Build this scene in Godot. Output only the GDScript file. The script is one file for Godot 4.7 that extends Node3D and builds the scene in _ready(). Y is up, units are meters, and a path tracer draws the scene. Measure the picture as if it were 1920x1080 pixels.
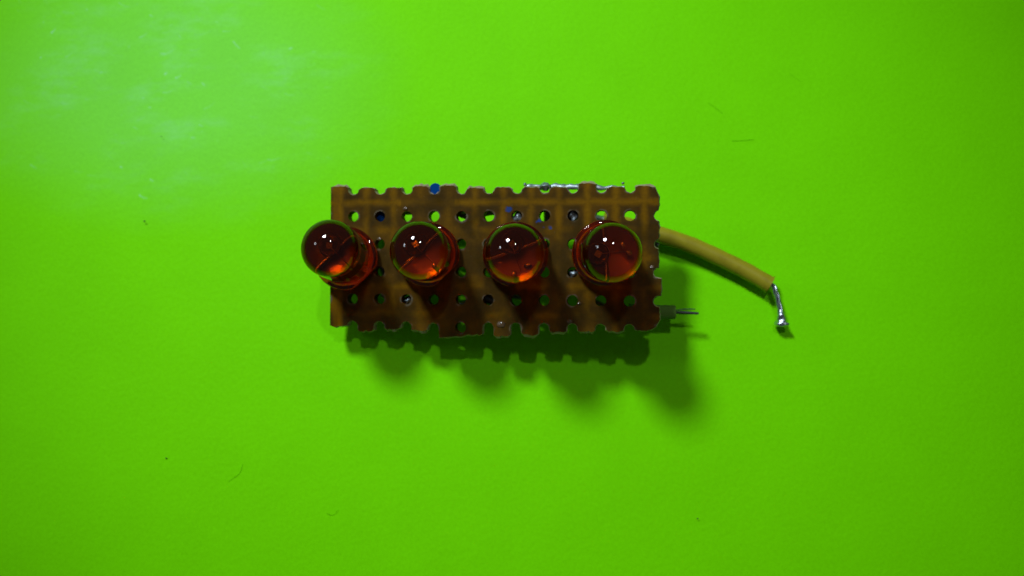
extends Node3D
# A small strip of perforated board with four amber LEDs, lying on glossy green paper.
# Lengths in the helpers are millimetres; MM turns them into metres.
const MM := 0.001
const PITCH := 2.54
const THICK := 1.2

# where drops of flux sit on the board (x, z, size)
const FLUX := [Vector3(13.9, 9.85, 0.42), Vector3(20.1, 9.5, 0.28), Vector3(20.95, 7.86, 0.2), Vector3(2.5, 2.1, 0.22), Vector3(4.95, -0.7, 0.25), Vector3(27.4, 4.6, 0.24), Vector3(24.8, 5.85, 0.16)]
var rng := RandomNumberGenerator.new()
var M := {}
var taken := {}

# ---------------------------------------------------------------- helpers
class Shape:
	var v := PackedVector3Array()
	var n := PackedVector3Array()
	var u := PackedVector2Array()

	func tri(a: Vector3, b: Vector3, c: Vector3, na: Vector3, nb: Vector3, nc: Vector3, ua := Vector2.ZERO, ub := Vector2.ZERO, uc := Vector2.ZERO) -> void:
		var face := (c - a).cross(b - a)
		if face.length_squared() < 1e-14:
			return
		var flip := face.dot(na + nb + nc) < 0.0
		v.append(a); n.append(na); u.append(ua)
		if flip:
			v.append(c); n.append(nc); u.append(uc)
			v.append(b); n.append(nb); u.append(ub)
		else:
			v.append(b); n.append(nb); u.append(ub)
			v.append(c); n.append(nc); u.append(uc)

	func quad(a: Vector3, b: Vector3, c: Vector3, d: Vector3, na: Vector3, nb: Vector3, nc: Vector3, nd: Vector3) -> void:
		tri(a, b, c, na, nb, nc)
		tri(a, c, d, na, nc, nd)

	func flat_quad(a: Vector3, b: Vector3, c: Vector3, d: Vector3, out: Vector3) -> void:
		var f := (c - a).cross(b - a) + (d - a).cross(c - a)
		f = f.normalized()
		if f.dot(out) < 0.0:
			f = -f
		quad(a, b, c, d, f, f, f, f)

	func mesh(smooth := false) -> ArrayMesh:
		if smooth:
			var st := SurfaceTool.new()
			st.begin(Mesh.PRIMITIVE_TRIANGLES)
			st.set_smooth_group(0)
			for i in v.size():
				st.set_uv(u[i])
				st.add_vertex(v[i] * 0.001)
			st.index()
			st.generate_normals()
			return st.commit()
		var a := []
		a.resize(Mesh.ARRAY_MAX)
		var s := PackedVector3Array()
		s.resize(v.size())
		for i in v.size():
			s[i] = v[i] * 0.001
		a[Mesh.ARRAY_VERTEX] = s
		a[Mesh.ARRAY_NORMAL] = n
		a[Mesh.ARRAY_TEX_UV] = u
		var m := ArrayMesh.new()
		m.add_surface_from_arrays(Mesh.PRIMITIVE_TRIANGLES, a)
		return m


func add(called: String, mesh: Mesh, mat: Material, parent: Node3D, label := "") -> MeshInstance3D:
	var o := MeshInstance3D.new()
	o.name = numbered(called, parent)
	o.mesh = mesh
	o.material_override = mat
	parent.add_child(o, true)
	if label:
		o.set_meta("label", label)
	return o


func numbered(called: String, parent: Node) -> String:
	var key := str(parent.get_instance_id()) + called
	taken[key] = taken.get(key, -1) + 1
	return called if taken[key] == 0 else "%s_%03d" % [called, taken[key]]


func tag(o: Node3D, label: String, category := "", group := "", kind := "") -> void:
	o.set_meta("label", label)
	if category: o.set_meta("category", category)
	if group: o.set_meta("group", group)
	if kind: o.set_meta("kind", kind)


func lin(r: float, g: float, b: float) -> Color:
	return Color(r, g, b).linear_to_srgb()


func mat(r: float, g: float, b: float, rough := 0.5, metal := 0.0, spec := 0.5) -> StandardMaterial3D:
	var m := StandardMaterial3D.new()
	m.albedo_color = lin(r, g, b)
	m.roughness = rough
	m.metallic = metal
	m.metallic_specular = spec
	return m


func noise(freq: float, octaves := 3, seed_ := 1, type := FastNoiseLite.TYPE_SIMPLEX_SMOOTH) -> FastNoiseLite:
	var f := FastNoiseLite.new()
	f.noise_type = type
	f.seed = seed_
	f.frequency = freq
	f.fractal_octaves = octaves
	return f


# a turned shape about y; profile is (radius, height) from the bottom axis up to the top axis; flat cuts one side at that distance along +x
func lathe(s: Shape, profile: PackedVector2Array, sides: int, xf := Transform3D.IDENTITY, flat := 99.0) -> void:
	var count := profile.size()
	var seg := []
	for i in count - 1:
		var t := profile[i + 1] - profile[i]
		seg.append(Vector2(t.y, -t.x).normalized())
	for i in count - 1:
		var n0: Vector2 = seg[i]
		var n1: Vector2 = seg[i]
		if i > 0 and n0.dot(seg[i - 1]) > 0.8: n0 = (n0 + seg[i - 1]).normalized()
		if i < count - 2 and n1.dot(seg[i + 1]) > 0.8: n1 = (seg[i] + seg[i + 1]).normalized()
		for k in sides:
			var p := []
			var q := []
			for e in [[i, k, n0], [i + 1, k, n1], [i + 1, k + 1, n1], [i, k + 1, n0]]:
				var a: float = TAU * float(e[1] % sides) / sides
				var pr: Vector2 = profile[e[0]]
				var pos := Vector3(pr.x * cos(a), pr.y, pr.x * sin(a))
				var nr := Vector3(e[2].x * cos(a), e[2].y, e[2].x * sin(a))
				if pos.x > flat:
					pos.x = flat
					if absf(e[2].y) < 0.5: nr = Vector3.RIGHT
				p.append(xf * pos)
				q.append((xf.basis * nr).normalized())
			s.quad(p[0], p[1], p[2], p[3], q[0], q[1], q[2], q[3])


func smooth_path(pts: Array, per: int) -> PackedVector3Array:
	var c := Curve3D.new()
	for i in pts.size():
		var t: Vector3 = (pts[mini(i + 1, pts.size() - 1)] - pts[maxi(i - 1, 0)]) / 6.0
		c.add_point(pts[i], -t, t)
	c.bake_interval = 0.01
	var out := PackedVector3Array()
	for i in (pts.size() - 1) * per + 1:
		out.append(c.samplef(float(i) / per))
	return out


# a tube along a path; radius may be a number or one number per point; lumps makes it uneven
func tube(s: Shape, path: PackedVector3Array, radius: Variant, sides := 10, lumps := 0.0, n: FastNoiseLite = null, twist := 0.0) -> void:
	var last := path.size() - 1
	var side := Vector3.UP
	if absf((path[1] - path[0]).normalized().dot(side)) > 0.9: side = Vector3.RIGHT
	var rings := []
	for i in path.size():
		var t := (path[mini(i + 1, last)] - path[maxi(i - 1, 0)]).normalized()
		side = (side - t * side.dot(t)).normalized()
		var up := t.cross(side)
		var ring := []
		for k in sides:
			var a := TAU * k / sides + twist * i
			var d := side * cos(a) + up * sin(a)
			var r: float = radius if radius is float else radius[i]
			if lumps > 0.0:
				r *= 1.0 + lumps * n.get_noise_3dv((path[i] + d * r) * 1.0)
			ring.append([path[i] + d * r, d])
		rings.append(ring)
	for i in last:
		for k in sides:
			var a = rings[i][k]; var b = rings[i + 1][k]; var c = rings[i + 1][(k + 1) % sides]; var d = rings[i][(k + 1) % sides]
			s.quad(a[0], b[0], c[0], d[0], a[1], b[1], c[1], d[1])
	for e in [0, last]:
		var out := (path[0] - path[1]).normalized() if e == 0 else (path[last] - path[last - 1]).normalized()
		for k in sides:
			s.tri(path[e], rings[e][k][0], rings[e][(k + 1) % sides][0], out, out, out)


# an uneven lump
func blob(s: Shape, at: Vector3, size: Vector3, n: FastNoiseLite, rough := 0.35, rows := 10, sides := 14) -> void:
	var p := []
	for i in rows + 1:
		var row := []
		for k in sides:
			var a := PI * i / rows
			var b := TAU * k / sides
			var d := Vector3(sin(a) * cos(b), cos(a), sin(a) * sin(b))
			row.append([at + d * size * (1.0 + rough * n.get_noise_3dv(at * 3.0 + d * 1.2)), d])
		p.append(row)
	for i in rows:
		for k in sides:
			var a = p[i][k]; var b = p[i + 1][k]; var c = p[i + 1][(k + 1) % sides]; var d = p[i][(k + 1) % sides]
			s.quad(a[0], b[0], c[0], d[0], a[1], b[1], c[1], d[1])


func box(s: Shape, xf: Transform3D, h: Vector3) -> void:
	for ax in 3:
		for sg in [-1.0, 1.0]:
			var o := Vector3.ZERO; o[ax] = sg
			var a := Vector3.ZERO; a[(ax + 1) % 3] = 1.0
			var b := Vector3.ZERO; b[(ax + 2) % 3] = 1.0
			s.flat_quad(xf * ((o + a + b) * h), xf * ((o + a - b) * h), xf * ((o - a - b) * h), xf * ((o - a + b) * h), xf.basis * o)


# a flat polygon pulled down by depth, with walls
func slab(s: Shape, poly: PackedVector2Array, top: float, depth: float) -> void:
	var t := Geometry2D.triangulate_polygon(poly)
	for i in range(0, t.size(), 3):
		for y in [[top, Vector3.UP], [top - depth, Vector3.DOWN]]:
			var c := []
			for k in 3: c.append(Vector3(poly[t[i + k]].x, y[0], poly[t[i + k]].y))
			s.tri(c[0], c[1], c[2], y[1], y[1], y[1])
	var mid := Vector2.ZERO
	for p in poly: mid += p / poly.size()
	for i in poly.size():
		var a := poly[i]; var b := poly[(i + 1) % poly.size()]
		var o := Vector2(b.y - a.y, a.x - b.x)
		if o.dot((a + b) * 0.5 - mid) < 0.0: o = -o
		s.flat_quad(Vector3(a.x, top, a.y), Vector3(b.x, top, b.y), Vector3(b.x, top - depth, b.y), Vector3(a.x, top - depth, a.y), Vector3(o.x, 0, o.y))


# ---------------------------------------------------------------- scene
func _ready() -> void:
	rng.seed = 7
	view_and_light()
	materials()
	paper()
	board()
	dust()


func view_and_light() -> void:
	var cam := Camera3D.new()
	cam.name = "camera"
	cam.fov = rad_to_deg(2.0 * atan(540.0 / 1737.0))
	cam.near = 0.005
	cam.far = 10.0
	add_child(cam)
	var optics := CameraAttributesPhysical.new()    # a small compact-camera aperture, focused on the LEDs and the board
	optics.frustum_focal_length = 12.0 * 1737.0 / 540.0
	optics.frustum_focus_distance = 0.079
	optics.frustum_near = 0.005
	optics.frustum_far = 10.0
	optics.exposure_aperture = 27.0
	cam.attributes = optics
	cam.fov = rad_to_deg(2.0 * atan(540.0 / 1737.0))
	var tilt := deg_to_rad(7.0)                     # the lens looks a little towards the top of the picture
	cam.look_at_from_position(Vector3(0, cos(tilt), sin(tilt)) * 89.3258 * MM, Vector3.ZERO, Vector3(0, 0, -1))
	var we := WorldEnvironment.new()
	we.name = "surroundings"
	var e := Environment.new()
	e.background_mode = Environment.BG_COLOR
	e.background_color = lin(0.05, 0.05, 0.054)
	e.tonemap_mode = Environment.TONE_MAPPER_LINEAR
	e.tonemap_exposure = 1.0
	e.sdfgi_enabled = true
	e.ssao_enabled = true
	e.ssil_enabled = true
	we.environment = e
	add_child(we)
	# the main lamp, up and to the left of the picture; a second, smaller and fainter one straight above its top edge; a dim window far to the left
	lamp("main_lamp", Vector3(-100, 208, -166), 23.0, 0.071, Color(0.9, 0.95, 1.0), 17.0)
	lamp("small_lamp", Vector3(20, 560, -228), 10.0, 0.05, Color(0.95, 0.97, 1.0), 9.0)
	window("left_window", Vector3(-520, 420, -175), Vector2(30, 90), 0.012)
	window("left_window", Vector3(-520, 420, -125), Vector2(22, 80), 0.008)


func lamp(called: String, at: Vector3, radius: float, energy: float, color: Color, beam: float) -> void:
	var l := SpotLight3D.new()
	l.name = numbered(called, self)
	l.light_size = radius * MM
	l.light_energy = energy
	l.light_color = color
	l.spot_angle = beam
	l.spot_angle_attenuation = 1.0
	l.spot_range = 3.0
	l.spot_attenuation = 2.0
	l.shadow_enabled = true
	add_child(l, true)
	l.look_at_from_position(at * MM, Vector3(-3, 0, -9) * MM, Vector3.UP)


func window(called: String, at: Vector3, size: Vector2, energy: float) -> void:
	var l := AreaLight3D.new()
	l.name = numbered(called, self)
	l.area_size = size * MM
	l.area_normalize_energy = true
	l.light_energy = energy
	l.light_color = Color(0.9, 0.95, 1.0)
	l.area_range = 3.0
	l.area_attenuation = 2.0
	l.shadow_enabled = true
	add_child(l, true)
	l.look_at_from_position(at * MM, Vector3.ZERO, Vector3.UP)


func materials() -> void:
	M.edge = mat(0.3, 0.26, 0.14, 0.8)
	M.under = mat(0.06, 0.035, 0.01, 0.6)
	M.flux = mat(0.08, 0.05, 0.02, 0.18, 0.0, 0.6)
	M.copper = mat(0.5, 0.25, 0.12, 0.45, 1.0)
	M.solder = mat(0.3, 0.36, 0.38, 0.46, 0.75)
	M.tin = mat(0.5, 0.55, 0.62, 0.36, 1.0)
	M.dark_lead = mat(0.12, 0.13, 0.13, 0.5, 1.0)
	M.strand = mat(0.05, 0.055, 0.05, 0.55, 0.6)
	M.frame = mat(0.045, 0.03, 0.02, 0.45, 1.0)
	M.added_glow = mat(0.4, 0.13, 0.012, 0.6)  # for the disc added in each lens to scatter light
	M.post = mat(0.12, 0.06, 0.025, 0.42, 1.0)  # lead frame metal, brightened as if lit by focused light
	M.bright = mat(0.6, 0.58, 0.52, 0.25, 1.0)
	M.blue = mat(0.0, 0.038, 0.17, 0.6, 0.0, 0.1)
	M.fibre = mat(0.12, 0.54, 0.002, 0.9, 0.0, 0.1)
	M.crumb = mat(0.04, 0.05, 0.03, 0.9, 0.0, 0.2)
	M.shaded_sleeve = mat(0.1, 0.2, 0.03, 0.7, 0.0, 0.2)  # short wire's sleeve, with the board's shade put into its colour
	M.yellow = mat(0.33, 0.29, 0.012, 0.4, 0.0, 0.45)
	var dirt := NoiseTexture2D.new()
	dirt.width = 256
	dirt.height = 256
	dirt.seamless = true
	dirt.noise = noise(0.02, 5, 81)
	var ramp := Gradient.new()
	ramp.set_color(0, Color(0.9, 0.89, 0.86))
	ramp.set_color(1, Color(1, 1, 1))
	ramp.set_offset(1, 0.6)
	dirt.color_ramp = ramp
	for m in [M.yellow, M.edge]:
		m.albedo_texture = dirt
		m.uv1_triplanar = true
		m.uv1_scale = Vector3.ONE * 140.0
	var l := StandardMaterial3D.new()
	l.albedo_color = Color(lin(0.95, 0.11, 0.001), 0.012)
	l.refraction_enabled = true
	l.refraction_scale = 0.053
	l.roughness = 0.02
	l.transparency = BaseMaterial3D.TRANSPARENCY_ALPHA
	M.lens = l


# ---------------------------------------------------------------- the paper
func paper() -> void:
	var m := mat(1, 1, 1, 0.55, 0.0, 0.15)
	# sheen painted into the green as pale smears, with scuff strokes
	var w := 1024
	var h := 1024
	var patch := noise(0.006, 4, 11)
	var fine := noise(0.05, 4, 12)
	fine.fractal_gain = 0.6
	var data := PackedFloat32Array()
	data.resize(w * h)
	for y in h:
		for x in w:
			var k := scuffed_sheen(x, y)
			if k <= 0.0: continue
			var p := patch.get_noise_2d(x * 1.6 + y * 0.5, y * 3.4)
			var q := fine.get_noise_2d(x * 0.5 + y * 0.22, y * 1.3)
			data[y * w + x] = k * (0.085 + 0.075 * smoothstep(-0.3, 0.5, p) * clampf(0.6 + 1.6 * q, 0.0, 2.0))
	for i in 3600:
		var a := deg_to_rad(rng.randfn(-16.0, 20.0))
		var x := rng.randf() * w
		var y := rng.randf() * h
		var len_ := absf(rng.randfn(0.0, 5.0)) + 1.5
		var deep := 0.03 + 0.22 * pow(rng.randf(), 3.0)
		var k := scuffed_sheen(x, y)
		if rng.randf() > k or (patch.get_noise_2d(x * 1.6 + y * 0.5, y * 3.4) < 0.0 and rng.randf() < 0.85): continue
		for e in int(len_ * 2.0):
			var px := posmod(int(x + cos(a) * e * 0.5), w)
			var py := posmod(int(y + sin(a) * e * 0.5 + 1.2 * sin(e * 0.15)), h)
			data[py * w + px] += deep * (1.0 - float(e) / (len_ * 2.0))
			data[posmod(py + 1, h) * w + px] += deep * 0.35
	var im := Image.create(w, h, false, Image.FORMAT_RGB8)
	var grain := noise(0.25, 2, 13)
	var cloud := noise(0.012, 3, 14)
	for y in h:
		for x in w:
			var g := 1.0 + 0.05 * grain.get_noise_2d(x, y) + 0.03 * cloud.get_noise_2d(x, y)
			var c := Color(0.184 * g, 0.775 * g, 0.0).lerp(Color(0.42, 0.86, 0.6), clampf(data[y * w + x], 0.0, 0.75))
			im.set_pixel(x, y, c.linear_to_srgb())
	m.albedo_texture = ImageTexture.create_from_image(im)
	# fine grain of the sheet
	var nt := NoiseTexture2D.new()
	nt.width = 1024
	nt.height = 1024
	nt.seamless = true
	var nn := noise(0.12, 4, 5)
	nn.fractal_gain = 0.65
	nt.noise = nn
	nt.as_normal_map = true
	nt.bump_strength = 2.0
	m.normal_enabled = true
	m.normal_texture = nt
	m.normal_scale = 0.1
	# the sheet, very slightly wavy
	var s := Shape.new()
	var size := Vector2(420, 297)
	var nx := 140
	var nz := 100
	var wave := noise(0.014, 2, 3)
	var grid := []
	for j in nz + 1:
		var row := []
		for i in nx + 1:
			var p := Vector3(size.x * (float(i) / nx - 0.5), 0, size.y * (float(j) / nz - 0.5))
			var near := smoothstep(12.0, 45.0, Vector2(p.x, p.z).length())
			p.y = wave.get_noise_2d(p.x, p.z) * (0.1 + 0.5 * near) - 0.06
			row.append(p)
		grid.append(row)
	var up := Vector3.UP
	for j in nz:
		for i in nx:
			var a: Vector3 = grid[j][i]; var b: Vector3 = grid[j][i + 1]; var c: Vector3 = grid[j + 1][i + 1]; var d: Vector3 = grid[j + 1][i]
			var f := 1.0 / 110.0
			s.tri(a, b, c, up, up, up, Vector2(a.x, a.z) * f, Vector2(b.x, b.z) * f, Vector2(c.x, c.z) * f)
			s.tri(a, c, d, up, up, up, Vector2(a.x, a.z) * f, Vector2(c.x, c.z) * f, Vector2(d.x, d.z) * f)
	var st := SurfaceTool.new()
	st.create_from(s.mesh(true), 0)
	st.generate_tangents()
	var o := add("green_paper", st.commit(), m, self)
	tag(o, "bright green glossy paper sheet that everything lies on", "", "", "structure")


# strength of painted sheen and scuffs, one patch left of and above the board
func scuffed_sheen(px: float, py: float) -> float:
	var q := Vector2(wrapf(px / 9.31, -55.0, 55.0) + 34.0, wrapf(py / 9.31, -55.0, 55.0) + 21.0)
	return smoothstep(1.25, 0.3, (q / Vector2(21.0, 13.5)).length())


# ---------------------------------------------------------------- the board
func outline() -> PackedVector2Array:
	var p := PackedVector2Array()
	var r := 0.52
	var top := [-2.78, -2.64, -2.62, -2.76, -2.8, -2.55, -2.58, -2.57, -2.56, -2.9, -2.54, -2.6]
	var low := [10.16, 10.58, 10.38, 10.46, 11.1, 10.78, 10.9, 10.73, 10.47, 10.37, 10.3, 10.22]
	p.append(Vector2(-2.16, -2.76))
	for k in 12:
		var a := PITCH * (k - 1) + r if k > 0 else -2.0
		var b := PITCH * k - r if k < 11 else 27.3
		edge_bits(p, Vector2(a, top[k]), Vector2(b, top[k]), 0.12 if k > 0 else 0.0, 0.1, Vector2(0, 1))
		if k < 11: bite(p, Vector2(PITCH * k, -PITCH + 0.03), r, PI, 0.0, 1.0)
	p.append(Vector2(27.55, -2.5))
	p.append(Vector2(27.75, -2.1))
	var right := [27.92, 27.95, 27.94, 28.2, 28.06]
	for k in 5:
		var a := PITCH * (k - 1) + r if k > 0 else -1.9
		var b := PITCH * k - r if k < 4 else 9.45
		edge_bits(p, Vector2(right[k], a), Vector2(right[k], b), 0.06, 0.06, Vector2(-1, 0))
		if k < 4: bite(p, Vector2(PITCH * 11.0 + 0.03, PITCH * k), r * (0.85 if k == 1 else 1.0), -PI / 2, PI / 2, 1.0, true)
	p.append(Vector2(27.75, 9.85))
	p.append(Vector2(27.35, 10.1))
	for q in 12:
		var k := 11 - q
		var a := PITCH * k - r if k < 11 else 27.1
		var b := PITCH * (k - 1) + r if k > 0 else -2.05
		if k == 4:
			edge_bits(p, Vector2(10.6, 10.83), Vector2(8.2, 11.2), 0.0, 0.08, Vector2(0, -1))
		elif k == 5:
			edge_bits(p, Vector2(a, low[5]), Vector2(10.7, low[5] + 0.03), 0.1, 0.02, Vector2(0, -1))
		else:
			edge_bits(p, Vector2(a, low[k]), Vector2(b, low[k]), 0.1, 0.1 if k > 0 else 0.0, Vector2(0, -1))
		if k > 0 and k != 5: bite(p, Vector2(PITCH * (k - 1), PITCH * 4 + (0.1 if k == 4 else 0.0)), r, 0.0, PI, -1.0)
	p.append(Vector2(-2.14, 10.12))
	return p


func edge_bits(p: PackedVector2Array, a: Vector2, b: Vector2, worn_a: float, worn_b: float, inward: Vector2) -> void:
	for i in 7:
		var t := i / 6.0
		var q := a.lerp(b, t) + inward * (rng.randfn(0.0, 0.045 if inward.y < 0.0 else 0.024) + (worn_a * rng.randf_range(0.6, 1.4) if i == 0 else 0.0) + (worn_b * rng.randf_range(0.6, 1.4) if i == 6 else 0.0))
		p.append(q)


# half a hole left standing in a broken edge
func bite(p: PackedVector2Array, c: Vector2, r: float, from: float, to: float, way: float, side := false) -> void:
	for i in 11:
		var t := i / 10.0
		var q: Vector2
		if side:
			var a := lerpf(-PI / 2 * 0.95, PI / 2 * 0.95, t)
			q = c + Vector2(-cos(a), sin(a)) * r
		else:
			var a := lerpf(0.05, PI - 0.05, t)
			q = c + Vector2(-cos(a) * way, sin(a) * way) * r
		p.append(q + Vector2(rng.randfn(0, 0.008), rng.randfn(0, 0.008)))


func board_uv(q: Vector2) -> Vector2:
	return Vector2((q.x + 2.6) / 32.0, (q.y + 3.2) / 15.0)


func laminate_texture() -> Array:
	var w := 1024
	var h := 480
	var im := Image.create(w, h, false, Image.FORMAT_RGB8)
	var rg := Image.create(w, h, false, Image.FORMAT_R8)
	var cloud := noise(0.22, 3, 21)
	var grain := noise(2.2, 3, 22)
	var wobble := noise(0.7, 2, 23)
	var burrs := noise(0.9, 2, 24)
	var fibre := noise(3.2, 3, 25)
	var lane := Color(0.15, 0.073, 0.0)
	var pad := Color(0.046, 0.025, 0.003)
	var mid := Color(0.075, 0.036, 0.001)
	var marks := [Vector3(14.51, -0.61, 0.24), Vector3(17.3, 0.43, 0.15), Vector3(17.1, 0.5, 0.09), Vector3(18.3, 1.06, 0.13), Vector3(17.7, 1.0, 0.06)]
	var specks := []
	for i in 90: specks.append(Vector3(rng.randf_range(-2, 28), rng.randf_range(-2.4, 10.4), 0.03 + 0.04 * rng.randf() * rng.randf()))
	for y in h:
		for x in w:
			var q := Vector2(x / float(w) * 32.0 - 2.6, y / float(h) * 15.0 - 3.2)
			var c := cloud.get_noise_2dv(q)
			var wx := q.x + 0.1 * wobble.get_noise_2dv(q)
			var wz := q.y + 0.1 * wobble.get_noise_2d(q.x + 40.0, q.y)
			var dx := absf(wx / PITCH - roundf(wx / PITCH)) * PITCH
			var dz := absf(wz / PITCH - roundf(wz / PITCH)) * PITCH
			var fx := smoothstep(0.72, 1.27, dx)
			var fz := smoothstep(0.72, 1.27, dz)
			fx = maxf(fx, smoothstep(-0.75, -1.35, q.x) * (0.75 + 0.3 * c) * smoothstep(-2.3, -1.8, q.x + 0.3 * c))
			# copper joined by solder hides some of the lanes
			var keep_x := clampf(0.75 - 0.7 * smoothstep(0.3, 3.0, q.y) + 0.8 * c + 0.35 * smoothstep(17.0, 26.0, q.x), 0.1, 1.0)
			var keep_z := clampf(lerpf(0.95, 0.2, smoothstep(-0.6, 1.6, q.y)) + 1.0 * c + 0.3 * smoothstep(17.0, 26.0, q.x), 0.05, 1.0)
			if q.x > 4.5 and q.x < 9.5 and q.y < 4.0: keep_x *= 0.35; keep_z *= 0.4
			if q.x < -0.9: keep_x = 1.0
			var l := maxf(fx * keep_x, fz * keep_z)
			var col := pad.lerp(mid, smoothstep(-0.3, 0.4, c)).lerp(lane, l)
			col *= 1.0 + 0.12 * grain.get_noise_2dv(q) + 0.18 * c
			# pale burrs round some of the drilled holes, and the fibres of the resin paper
			var key := Vector2i(roundi(q.x / PITCH), roundi(q.y / PITCH))
			var far := (q - Vector2(key) * PITCH).length()
			var burr := smoothstep(0.66, 0.55, far + 0.05 * grain.get_noise_2dv(q * 1.3)) * clampf(2.2 * burrs.get_noise_2d(key.x * 7.3 + q.x * 0.8, key.y * 5.1 + q.y * 0.8), 0.0, 0.8)
			col = col.lerp(Color(0.12, 0.1, 0.06), burr)
			col *= 1.0 + 0.1 * fibre.get_noise_2d(q.x * 0.3, q.y * 1.6) + 0.08 * fibre.get_noise_2d(q.x * 1.5 + 90.0, q.y * 0.4)
			var rough := 0.5 + 0.12 * grain.get_noise_2d(q.x * 0.5, q.y * 0.5) + 0.2 * c
			for m in marks:
				var d := Vector2((q.x - m.x) * 0.8, q.y - m.y).length() + 0.1 * grain.get_noise_2dv(q * 1.6)
				if d < m.z + 0.05: col = col.lerp(Color(0.006, 0.05, 0.22), smoothstep(m.z + 0.05, m.z - 0.06, d) * (0.75 + 0.4 * grain.get_noise_2dv(q * 2.0)))
			im.set_pixel(x, y, col.linear_to_srgb())
			rg.set_pixel(x, y, Color(clampf(rough, 0.2, 0.9), 0, 0))
	for m in specks:
		var px := int((m.x + 2.6) / 32.0 * w)
		var py := int((m.y + 3.2) / 15.0 * h)
		var b: float = rng.randf_range(0.15, 0.5)
		if px > 1 and py > 1 and px < w - 2 and py < h - 2:
			im.set_pixel(px, py, Color(b, b, b * 0.9))
			if m.z > 0.045: im.set_pixel(px + 1, py, Color(b, b, b * 0.9))
	return [ImageTexture.create_from_image(im), ImageTexture.create_from_image(rg)]


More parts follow.
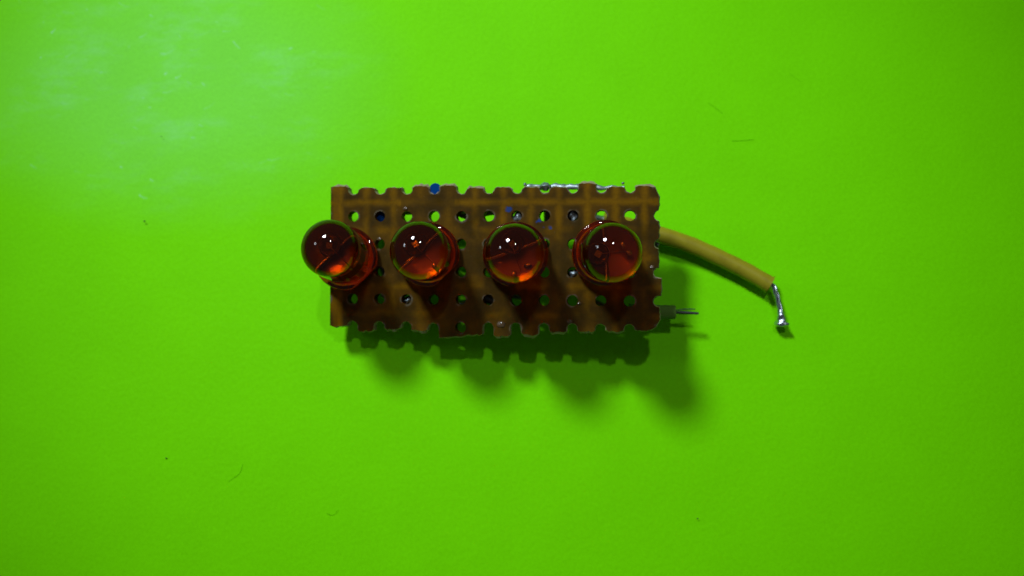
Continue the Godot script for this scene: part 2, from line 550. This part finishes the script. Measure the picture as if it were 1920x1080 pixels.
func board() -> void:
	var root := Node3D.new()
	root.name = "led_circuit_board"
	var u := Vector3(0.9913053, 0.1296341, 0.0225563)
	var w := Vector3(-0.0072017, -0.1177146, 0.9930214)
	var n := w.cross(u)
	var centre := Vector3(-2.1293, 5.6, -2.0583)
	var pose := Transform3D(Basis(u, n, w), centre - u * 12.7 - w * 3.81)
	root.transform = Transform3D(pose.basis, pose.origin * MM)
	add_child(root)
	tag(root, "narrow brown perforated circuit board with four amber LEDs and a yellow wire on green paper", "circuit board")
	var to_board := pose.affine_inverse()

	# the laminate: half a lattice cell at a time, so that every piece is a simple polygon
	var rim := outline()
	var tex := laminate_texture()
	var lm := mat(1, 1, 1, 1.0, 0.0, 0.18)
	lm.albedo_texture = tex[0]
	lm.roughness_texture = tex[1]
	lm.roughness_texture_channel = BaseMaterial3D.TEXTURE_CHANNEL_RED
	var bump := NoiseTexture2D.new()
	bump.width = 512
	bump.height = 512
	bump.seamless = true
	bump.noise = noise(0.02, 4, 31)
	bump.as_normal_map = true
	bump.bump_strength = 3.0
	lm.normal_enabled = true
	lm.normal_texture = bump
	lm.normal_scale = 0.15
	var s := Shape.new()
	var holes := {}
	for i in 11:
		for j in 4:
			holes[Vector2i(i, j)] = 0.49 + rng.randf_range(-0.015, 0.015)
	holes[Vector2i(4, 4)] = 0.5
	var ring := func(c: Vector2, r: float) -> PackedVector2Array:
		var p := PackedVector2Array()
		for k in 24: p.append(c + Vector2(cos(TAU * k / 24.0), sin(TAU * k / 24.0)) * r)
		return p
	for i in range(-1, 12):
		for j in range(-2, 5):
			for half in [-1.0, 1.0]:
				var c := Vector2(i, j) * PITCH
				var x0: float = minf(c.x, c.x + half * 1.27)
				var cell := PackedVector2Array([Vector2(x0, c.y - 1.27), Vector2(x0 + 1.27, c.y - 1.27), Vector2(x0 + 1.27, c.y + 1.27), Vector2(x0, c.y + 1.27)])
				var bits := []
				for p in Geometry2D.intersect_polygons(cell, rim):
					if holes.has(Vector2i(i, j)):
						bits.append_array(Geometry2D.clip_polygons(p, ring.call(c, holes[Vector2i(i, j)])))
					else:
						bits.append(p)
				for p in bits:
					var t := Geometry2D.triangulate_polygon(p)
					for k in range(0, t.size(), 3):
						for y in [[0.0, Vector3.UP], [-THICK, Vector3.DOWN]]:
							var v := []
							var uv := []
							for e in 3:
								var q: Vector2 = p[t[k + e]]
								v.append(Vector3(q.x, y[0], q.y))
								uv.append(board_uv(q))
							s.tri(v[0], v[1], v[2], y[1], y[1], y[1], uv[0], uv[1], uv[2])
	for key in holes:
		var c := Vector2(key) * PITCH
		var p: PackedVector2Array = ring.call(c, holes[key])
		for k in 24:
			var a := p[k]; var b := p[(k + 1) % 24]
			var o := c - (a + b) * 0.5
			var na := Vector3(c.x - a.x, 0, c.y - a.y).normalized(); var nb := Vector3(c.x - b.x, 0, c.y - b.y).normalized()
			s.quad(Vector3(a.x, 0, a.y), Vector3(b.x, 0, b.y), Vector3(b.x, -THICK, b.y), Vector3(a.x, -THICK, a.y), na, nb, nb, na)
	add("laminate", s.mesh(), lm, root)

	# the broken rim, pale where the laminate tore
	var e := Shape.new()
	var count := rim.size()
	var bulge := []
	for i in count:
		var d := (rim[(i + 1) % count] - rim[(i + count - 1) % count]).normalized()
		var o := Vector2(d.y, -d.x)
		var much := 0.05 + 0.07 * rng.randf()
		var z := rim[i].y
		var torn: bool = (z < -2.45 or z > 10.15) and rim[i].x > -1.9
		if torn and absf(d.x) > 0.8:
			much = rng.randf_range(0.05, 0.13)
			for pale in [-1.3, 6.4, 8.9, 11.4, 21.7, 26.6]:
				if absf(rim[i].x - pale) < 0.9 and z < 0.0: much = rng.randf_range(0.16, 0.27)
			for pale in [3.4, 6.0, 14.0, 16.5, 19.0, 21.7, 24.0]:
				if absf(rim[i].x - pale) < 0.9 and z > 0.0: much = rng.randf_range(0.14, 0.28)
		if rim[i].x < -2.0: much = 0.0
		bulge.append(rim[i] + o * much)
	for i in count:
		var k := (i + 1) % count
		var out := Vector3(bulge[i].x - rim[i].x, 0, bulge[i].y - rim[i].y)
		var d := (rim[k] - rim[i]).normalized()
		out = Vector3(d.y, 0, -d.x)
		var deep_i := -0.35 - 0.2 * sin(i * 1.7)
		var deep_k := -0.35 - 0.2 * sin(k * 1.7)
		e.flat_quad(v3(rim[i], 0), v3(rim[k], 0), v3(bulge[k], deep_k), v3(bulge[i], deep_i), out + Vector3.UP * 0.3)
		e.flat_quad(v3(bulge[i], deep_i), v3(bulge[k], deep_k), v3(rim[k], -THICK), v3(rim[i], -THICK), out - Vector3.UP * 0.1)
	add("torn_rim", e.mesh(), M.edge, root)

	# copper squares on the underside
	var pads := Shape.new()
	var inner: PackedVector2Array = ring.call(Vector2.ZERO, 0.52)
	for k in 24:
		var f := func(a: float) -> Vector2:
			var d := Vector2(cos(a), sin(a))
			return d * (0.95 / maxf(absf(d.x), absf(d.y)))
		var a0 := TAU * k / 24.0
		var a1 := TAU * (k + 1) / 24.0
		var p0: Vector2 = f.call(a0); var p1: Vector2 = f.call(a1)
		pads.flat_quad(v3(inner[k], -0.04), v3(inner[(k + 1) % 24], -0.04), v3(p1, -0.04), v3(p0, -0.04), Vector3.DOWN)
		pads.flat_quad(v3(p0, 0.0), v3(p1, 0.0), v3(p1, -0.04), v3(p0, -0.04), v3(p0 + p1, 0))
		pads.flat_quad(v3(inner[k], 0.0), v3(inner[(k + 1) % 24], 0.0), v3(inner[(k + 1) % 24], -0.04), v3(inner[k], -0.04), v3(-inner[k], 0))
	var pad_mesh := pads.mesh()
	for i in 11:
		for j in 4:
			var o := add("copper_pad", pad_mesh, M.copper, root)
			o.position = Vector3(i * PITCH, -THICK - 0.003, j * PITCH) * MM

	# LEDs: where the flange stands, where the dome points, how the gap in the lead frame is turned, which holes the leads use
	var ask := [
		["left LED leaning out over the board's left end", Vector3(-0.45, 0.2, 3.98), Vector3(-0.03, 6.1, 3.3), 45.0, 0],
		["second LED from the left", Vector3(7.15, 0.2, 3.54), Vector3(7.75, 6.1, 3.45), 45.0, 3],
		["third LED from the left", Vector3(15.2, 0.2, 3.5), Vector3(15.88, 6.1, 3.64), 20.0, 6],
		["right LED nearest the yellow wire", Vector3(23.16, 0.2, 3.35), Vector3(23.96, 6.1, 3.59), 95.0, 9],
	]
	for a in ask:
		led(root, a[0], a[1], a[2], a[3], a[4])

	underside(root)
	wires(root, to_board)


func v3(q: Vector2, y: float) -> Vector3:
	return Vector3(q.x, y, q.y)


func led(root: Node3D, label: String, base: Vector3, tip: Vector3, turn: float, column: int) -> void:
	var o := Node3D.new()
	o.name = numbered("led", root)
	var up := (tip - base).normalized()
	var a := deg_to_rad(turn)
	var x := Vector3(sin(a), 0, cos(a))            # across the gap of the lead frame
	x = (x - up * x.dot(up)).normalized()
	var xf := Transform3D(Basis(x, up, x.cross(up)), base)
	o.transform = Transform3D(xf.basis, base * MM)
	root.add_child(o, true)
	o.set_meta("label", label)
	var prof := PackedVector2Array([Vector2(0, 0), Vector2(2.8, 0), Vector2(2.88, 0.04), Vector2(2.92, 0.12), Vector2(2.92, 0.82), Vector2(2.88, 0.92), Vector2(2.8, 0.97), Vector2(2.58, 1.0), Vector2(2.5, 1.1), Vector2(2.49, 6.3)])
	# the dome is flatter on top than at its shoulder
	var q := Vector2(2.49, 6.3)
	for k in 40:
		var b := PI / 2 * (k + 0.5) / 40.0
		var bend := lerpf(2.78, 1.6, smoothstep(PI / 2 - 0.88, PI / 2 - 0.6, PI / 2 - b))
		q += Vector2(-sin(b), cos(b)) * bend * (PI / 2 / 40.0)
		prof.append(Vector2(maxf(q.x, 0.0) if k < 39 else 0.0, q.y))
	var s := Shape.new()
	lathe(s, prof, 72, Transform3D.IDENTITY, 2.5)
	add("lens", s.mesh(), M.lens, o)
	# lead frame: a broad anvil with a cup, and a narrower post beside it
	var f := Shape.new()
	var anvil := PackedVector2Array()
	for k in 19:
		var b := lerpf(-PI * 0.42, PI * 0.42, k / 18.0)
		anvil.append(Vector2(-cos(b) * 1.7 + 0.2, sin(b) * 1.6))
	slab(f, anvil, 4.5, 1.8)
	lathe(f, PackedVector2Array([Vector2(0.55, 4.5), Vector2(0.5, 4.7), Vector2(0.42, 4.7), Vector2(0.2, 4.52), Vector2(0, 4.52)]), 20, Transform3D(Basis.IDENTITY, Vector3(-0.5, 0, 0)))
	add("anvil", f.mesh(), M.frame, o)
	var g := Shape.new()
	slab(g, PackedVector2Array([Vector2(-0.1, -1.4), Vector2(0.8, -1.2), Vector2(1.35, -0.55), Vector2(1.45, 0), Vector2(1.35, 0.55), Vector2(0.8, 1.2), Vector2(-0.1, 1.4)]), 4.6, 2.0)
	# the post's top is tilted to catch lamp light, differently per LED
	var lean: Vector2 = [Vector2(0.34, 0.05), Vector2(0.12, 0.2), Vector2(0.2, -0.12), Vector2(-0.15, 0.28)][column / 3]
	for i in g.v.size():
		if g.v[i].y > 4.5: g.v[i].y += lean.x * (g.v[i].x - 0.6) + lean.y * g.v[i].z - 0.15
	for i in g.n.size():
		if g.n[i].y > 0.9: g.n[i] = Vector3(-lean.x, 1.0, -lean.y).normalized()
	tube(g, smooth_path([Vector3(-0.5, 4.5, 0), Vector3(0.0, 5.2, 0), Vector3(0.9, 4.6, 0)], 6), 0.03, 6)
	add("post", g.mesh(), M.post, o)
	# disc added low in the lens to scatter an orange glow
	var r := Shape.new()
	lathe(r, PackedVector2Array([Vector2(0, 0.06), Vector2(2.45, 0.06), Vector2(2.45, 0.12), Vector2(0, 0.12)]), 40)
	add("glow_disc", r.mesh(), M.added_glow, o)
	# rod added for a bright line of light along the gap
	var h := Shape.new()
	tube(h, PackedVector3Array([Vector3(-0.17, 4.52, -1.4), Vector3(-0.17, 4.55, 0.0), Vector3(-0.17, 4.52, 1.4)]), 0.05, 8)
	add("gap_glint", h.mesh(), M.bright, o)
	var c := Shape.new()  # small chip with its bond, and bright facets added for glints
	box(c, Transform3D(Basis.from_euler(Vector3(rng.randf_range(-0.5, 0.5), rng.randf() * 3.0, rng.randf_range(-0.5, 0.5))), Vector3(-0.5, 4.62, 0)), Vector3(0.15, 0.08, 0.15))
	blob(c, Vector3(0.9, 4.66, rng.randf_range(-0.4, 0.4)), Vector3(0.14, 0.1, 0.12), noise(1.0, 2, 71), 0.5, 6, 8)
	blob(c, Vector3(rng.randf_range(0.3, 1.4), 4.62, rng.randf_range(-1.1, 1.1)), Vector3(0.1, 0.06, 0.2), noise(1.0, 2, 72), 0.6, 6, 8)
	add("chip", c.mesh(), M.bright, o)
	for e in [-1.0, 1.0]:
		var t := Shape.new()
		var hole := Vector3(column * PITCH, 0.05, 3.81 + e * 1.27)
		if x.z < 0.0: hole.z = 3.81 - e * 1.27
		var local := xf.affine_inverse() * hole
		var under := xf.affine_inverse() * (hole + Vector3(0, -3.9 - hole.x * 0.131 + (hole.z - 3.81) * 0.12, 0))
		tube(t, PackedVector3Array([Vector3(e * 1.2, 3.0, 0), Vector3(e * 1.25, 0.4, 0), local, under]), 0.22, 8)
		add("lead", t.mesh(), M.tin, o)


func underside(root: Node3D) -> void:
	var n := noise(0.9, 3, 41)
	# solder showing in some of the holes and along the upper edge
	for a in [[Vector3(15.3, -1.1, 0.16), Vector3(0.62, 0.85, 0.6)], [Vector3(20.3, -1.25, -0.15), Vector3(0.65, 0.8, 0.62)], [Vector3(5.1, -1.1, 7.75), Vector3(0.42, 0.75, 0.4)], [Vector3(20.4, -1.1, 5.2), Vector3(0.5, 0.8, 0.5)],
			[Vector3(5.1, -1.15, 5.3), Vector3(0.45, 0.7, 0.4)], [Vector3(17.75, -1.0, -2.72), Vector3(0.5, 0.85, 0.36)]]:
		var s := Shape.new()
		blob(s, a[0], a[1], n, 0.5)
		add("solder_joint", s.mesh(true), M.solder, root)
	var bar := Shape.new()
	var path := smooth_path([Vector3(15.9, -1.2, -2.75), Vector3(17.3, -1.4, -2.78), Vector3(19.1, -1.35, -2.72), Vector3(20.4, -1.3, -2.72), Vector3(21.6, -1.5, -2.75), Vector3(23.2, -1.6, -2.65), Vector3(24.9, -1.5, -2.7)], 8)
	var rad := []
	for i in path.size(): rad.append(0.2 + 0.06 * sin(i * 0.23) + (0.13 if path[i].x > 18.3 and path[i].x < 21.3 else 0.0))
	tube(bar, path, rad, 14, 0.9, noise(0.8, 4, 43))
	add("solder_bead", bar.mesh(true), M.solder, root)
	for a in [[Vector3(15.86, -0.9, -2.95), 0.15], [Vector3(22.1, -0.6, -2.95), 0.16], [Vector3(24.75, -0.9, -2.98), 0.13]]:
		var s := Shape.new()
		blob(s, a[0], Vector3(a[1], a[1] * 1.3, a[1]), n, 0.7, 7, 9)
		add("solder_crumb", s.mesh(true), M.solder, root)
	# drops of hardened flux on the face
	for a in FLUX:
		var f := Shape.new()
		blob(f, Vector3(0, 0.01, 0), Vector3(a.z, 0.07, a.z * 0.7), n, 0.6, 8, 12)
		var o := add("flux_drop", f.mesh(true), M.flux, root)
		o.position = Vector3(a.x, 0, a.y) * MM
	# a blue wire crossing under the board to its upper edge
	var b := Shape.new()
	tube(b, smooth_path([Vector3(1.8, -1.6, 0.3), Vector3(2.42, -1.15, 0.02), Vector3(3.2, -1.6, -0.5), Vector3(4.0, -1.95, -1.1), Vector3(6.3, -1.75, -2.0), Vector3(7.55, -1.0, -2.42), Vector3(7.64, -0.3, -2.52)], 6), 0.55, 16)
	add("blue_wire", b.mesh(), M.blue, root, "blue wire under the board, its end showing in a notch of the upper edge")
	var d := Shape.new()
	tube(d, smooth_path([Vector3(3.6, -1.9, -0.75), Vector3(5.08, -1.85, -0.62), Vector3(7.5, -1.85, -1.0), Vector3(9.2, -1.85, -0.6), Vector3(10.2, -1.85, -0.2), Vector3(11.4, -1.85, -0.3), Vector3(12.7, -1.85, -0.55), Vector3(14.2, -1.85, -0.5)], 6), 0.34, 10)
	add("bent_lead", d.mesh(), M.dark_lead, root)
	# trimmed ends bent over under other holes; the first stands in for shade
	for a in [[Vector3(17.9, -1.7, -0.8), Vector3(17.95, -1.7, 0.9), 0.4], [Vector3(2.3, -1.6, 7.2), Vector3(3.2, -1.6, 7.9), 0.22], [Vector3(2.3, -1.6, 4.6), Vector3(2.7, -1.6, 5.6), 0.42], [Vector3(9.6, -1.6, 8.1), Vector3(10.9, -1.6, 7.7), 0.22],
			[Vector3(12.2, -1.5, 7.4), Vector3(13.2, -1.5, 7.7), 0.6], [Vector3(14.7, -1.6, 7.3), Vector3(15.9, -1.6, 7.45), 0.3], [Vector3(22.3, -1.6, 7.7), Vector3(23.5, -1.6, 8.3), 0.28], [Vector3(17.6, -1.6, 2.2), Vector3(18.1, -1.6, 3.1), 0.36], [Vector3(27.2, -1.6, 2.3), Vector3(28.0, -1.6, 2.6), 0.3]]:
		var k := Shape.new()
		tube(k, PackedVector3Array([a[0], a[0].lerp(a[1], 0.5) - Vector3(0, 0.08, 0), a[1]]), a[2], 8)
		add("bent_lead", k.mesh(), M.dark_lead, root)


func wires(root: Node3D, to_board: Transform3D) -> void:
	# yellow wire with a bare twisted end
	var pts := []
	for p in [Vector3(8.70, 1.7, -6.37), Vector3(11.23, 1.55, -5.73), Vector3(14.26, 1.35, -4.93), Vector3(17.32, 1.15, -3.92), Vector3(20.33, 1.08, -2.53), Vector3(22.35, 1.1, -1.50), Vector3(24.53, 1.2, -0.17)]:
		pts.append(to_board * p)
	var path := smooth_path(pts, 10)
	var w := Node3D.new()
	w.name = "yellow_wire"
	root.add_child(w, true)
	w.set_meta("label", "yellow insulated wire leaving the board's right end, with a bare twisted tip")
	var s := Shape.new()
	var rad := []
	for i in path.size(): rad.append(0.8 + 0.015 * sin(i * 0.9))
	rad[path.size() - 1] = 0.9
	tube(s, path, rad, 28, 0.02, noise(0.5, 2, 51))
	add("insulation", s.mesh(), M.yellow, w)
	var core := [Vector3(24.28, 1.3, -0.35), Vector3(24.73, 1.45, -0.15), Vector3(24.94, 1.45, 0.40), Vector3(25.19, 1.35, 1.21), Vector3(25.39, 1.25, 2.12), Vector3(25.51, 1.15, 2.78), Vector3(25.55, 1.05, 3.24)]
	for k in 4:
		var c := Shape.new()
		var q := []
		for i in core.size():
			var a := TAU * k / 4.0 + i * 1.35
			var spread := 0.17 if i < 5 else 0.24
			q.append(to_board * (core[i] + Vector3(cos(a), 0.9 * sin(a), 0.2 * cos(a)) * spread))
		tube(c, smooth_path(q, 8), 0.1, 8)
		add("copper_strand", c.mesh(), M.tin, w)
	var tipm := Shape.new()
	var n := noise(0.8, 2, 52)
	var tp := []
	for p in [Vector3(25.41, 1.25, 2.17), Vector3(25.51, 1.15, 2.68), Vector3(25.59, 1.05, 3.19), Vector3(25.63, 0.98, 3.59), Vector3(25.63, 0.95, 3.84)]: tp.append(to_board * p)
	tube(tipm, smooth_path(tp, 4), [0.08, 0.1, 0.14, 0.2, 0.27, 0.32, 0.36, 0.4, 0.44, 0.48, 0.52, 0.56, 0.58, 0.58, 0.5, 0.34, 0.1], 14, 1.0, n)
	add("solder_tip", tipm.mesh(true), M.tin, w)
	var inner := Shape.new()
	var ip := []
	for p in [Vector3(5.56, 2.6, -6.88), Vector3(7.08, 2.2, -6.68), Vector3(9.10, 1.7, -6.27)]: ip.append(to_board * p)
	tube(inner, smooth_path(ip, 6), 0.35, 10, 0.3, n)
	add("copper_strand", inner.mesh(), M.tin, w)
	# the second wire, cut short, at the lower right corner
	var x := Node3D.new()
	x.name = "short_wire"
	root.add_child(x, true)
	x.set_meta("label", "wire cut short at the board's lower right corner, with thin dark strands")
	var i2 := Shape.new()
	var p2 := []
	for p in [Vector3(10.92, 2.5, 2.45), Vector3(13.15, 2.5, 2.55), Vector3(15.22, 2.45, 2.59)]: p2.append(to_board * p)
	tube(i2, smooth_path(p2, 6), 0.66, 20, 0.12, noise(0.8, 3, 53))
	add("insulation", i2.mesh(), M.shaded_sleeve, x)
	for a in [[[Vector3(15.07, 2.45, 2.53), Vector3(16.39, 2.45, 2.59), Vector3(17.45, 2.4, 2.69)], 0.1], [[Vector3(15.07, 2.55, 2.58), Vector3(16.39, 2.5, 2.65), Vector3(17.30, 2.45, 2.73)], 0.08], [[Vector3(15.07, 2.4, 2.63), Vector3(16.18, 2.4, 2.70), Vector3(17.35, 2.35, 2.69)], 0.08], [[Vector3(15.07, 2.55, 2.43), Vector3(16.18, 2.6, 2.31), Vector3(17.09, 2.6, 2.31)], 0.045]]:
		var t := Shape.new()
		var q := []
		for p in a[0]: q.append(to_board * p)
		tube(t, smooth_path(q, 6), a[1], 8)
		add("copper_strand", t.mesh(), M.strand, x)


# ---------------------------------------------------------------- dust on the paper
func dust() -> void:
	var fibres := [
		["short dark fibre above the right end of the board, lying slanted", [Vector2(19.40, -18.44), Vector2(20.03, -17.99), Vector2(20.80, -17.35)], 0.035],
		["dark fibre in the upper right, higher and thicker than the one beside it", [Vector2(27.53, -21.49), Vector2(28.14, -20.95), Vector2(28.91, -20.40)], 0.04],
		["nearly level dark fibre right of the board, above the yellow wire", [Vector2(21.57, -14.59), Vector2(22.61, -14.61), Vector2(23.76, -14.72)], 0.035],
		["small dark fibre in the upper right corner of the paper", [Vector2(47.39, -24.20), Vector2(47.79, -23.70), Vector2(48.02, -23.14)], 0.032],
		["thin dark fibre near the right edge, level with the board's top", [Vector2(39.00, -8.12), Vector2(39.60, -7.54), Vector2(40.23, -6.80)], 0.028],
		["bent hooked fibre in the lower left of the paper", [Vector2(-25.38, 16.71), Vector2(-25.60, 17.50), Vector2(-26.09, 17.94), Vector2(-26.68, 18.34)], 0.028],
		["tiny curled fibre below and left of the board, near the bottom", [Vector2(-17.38, 21.23), Vector2(-16.78, 21.38), Vector2(-16.29, 20.89)], 0.028],
		["tiny fibre to the right of the LED shadows", [Vector2(27.58, 9.31), Vector2(27.92, 9.46), Vector2(28.11, 9.77)], 0.028],
	]
	var lint := noise(1.5, 2, 62)
	for f in fibres:
		var q := []
		for p in f[1]: q.append(Vector3(p.x - f[1][0].x, 0.0, p.y - f[1][0].y))
		var s := Shape.new()
		tube(s, smooth_path(q, 6), f[2] * 0.42, 6, 0.5, lint)
		var o := add("fibre", s.mesh(), M.fibre, self)
		o.position = Vector3(f[1][0].x, 0.0, f[1][0].y) * MM
		tag(o, f[0], "fibre", "loose fibres on the paper")
	var n := noise(1.1, 2, 61)
	for c in [["dark speck left of the board, level with its upper holes", Vector2(-35.75, -6.54), 0.09], ["dark speck in the lower left of the paper", Vector2(-32.60, 16.16), 0.08], ["dark speck below the board, near the bottom right", Vector2(17.37, 21.73), 0.07], ["faint speck in the upper left, among the scuffs and painted sheen", Vector2(-34.49, -15.02), 0.05]]:
		var s := Shape.new()
		blob(s, Vector3(0, 0.03, 0), Vector3(c[2], c[2] * 0.6, c[2] * 0.8), n, 0.6, 6, 8)
		var o := add("dust_speck", s.mesh(true), M.crumb, self)
		o.position = Vector3(c[1].x, 0, c[1].y) * MM
		tag(o, c[0], "speck", "specks of dust on the paper")
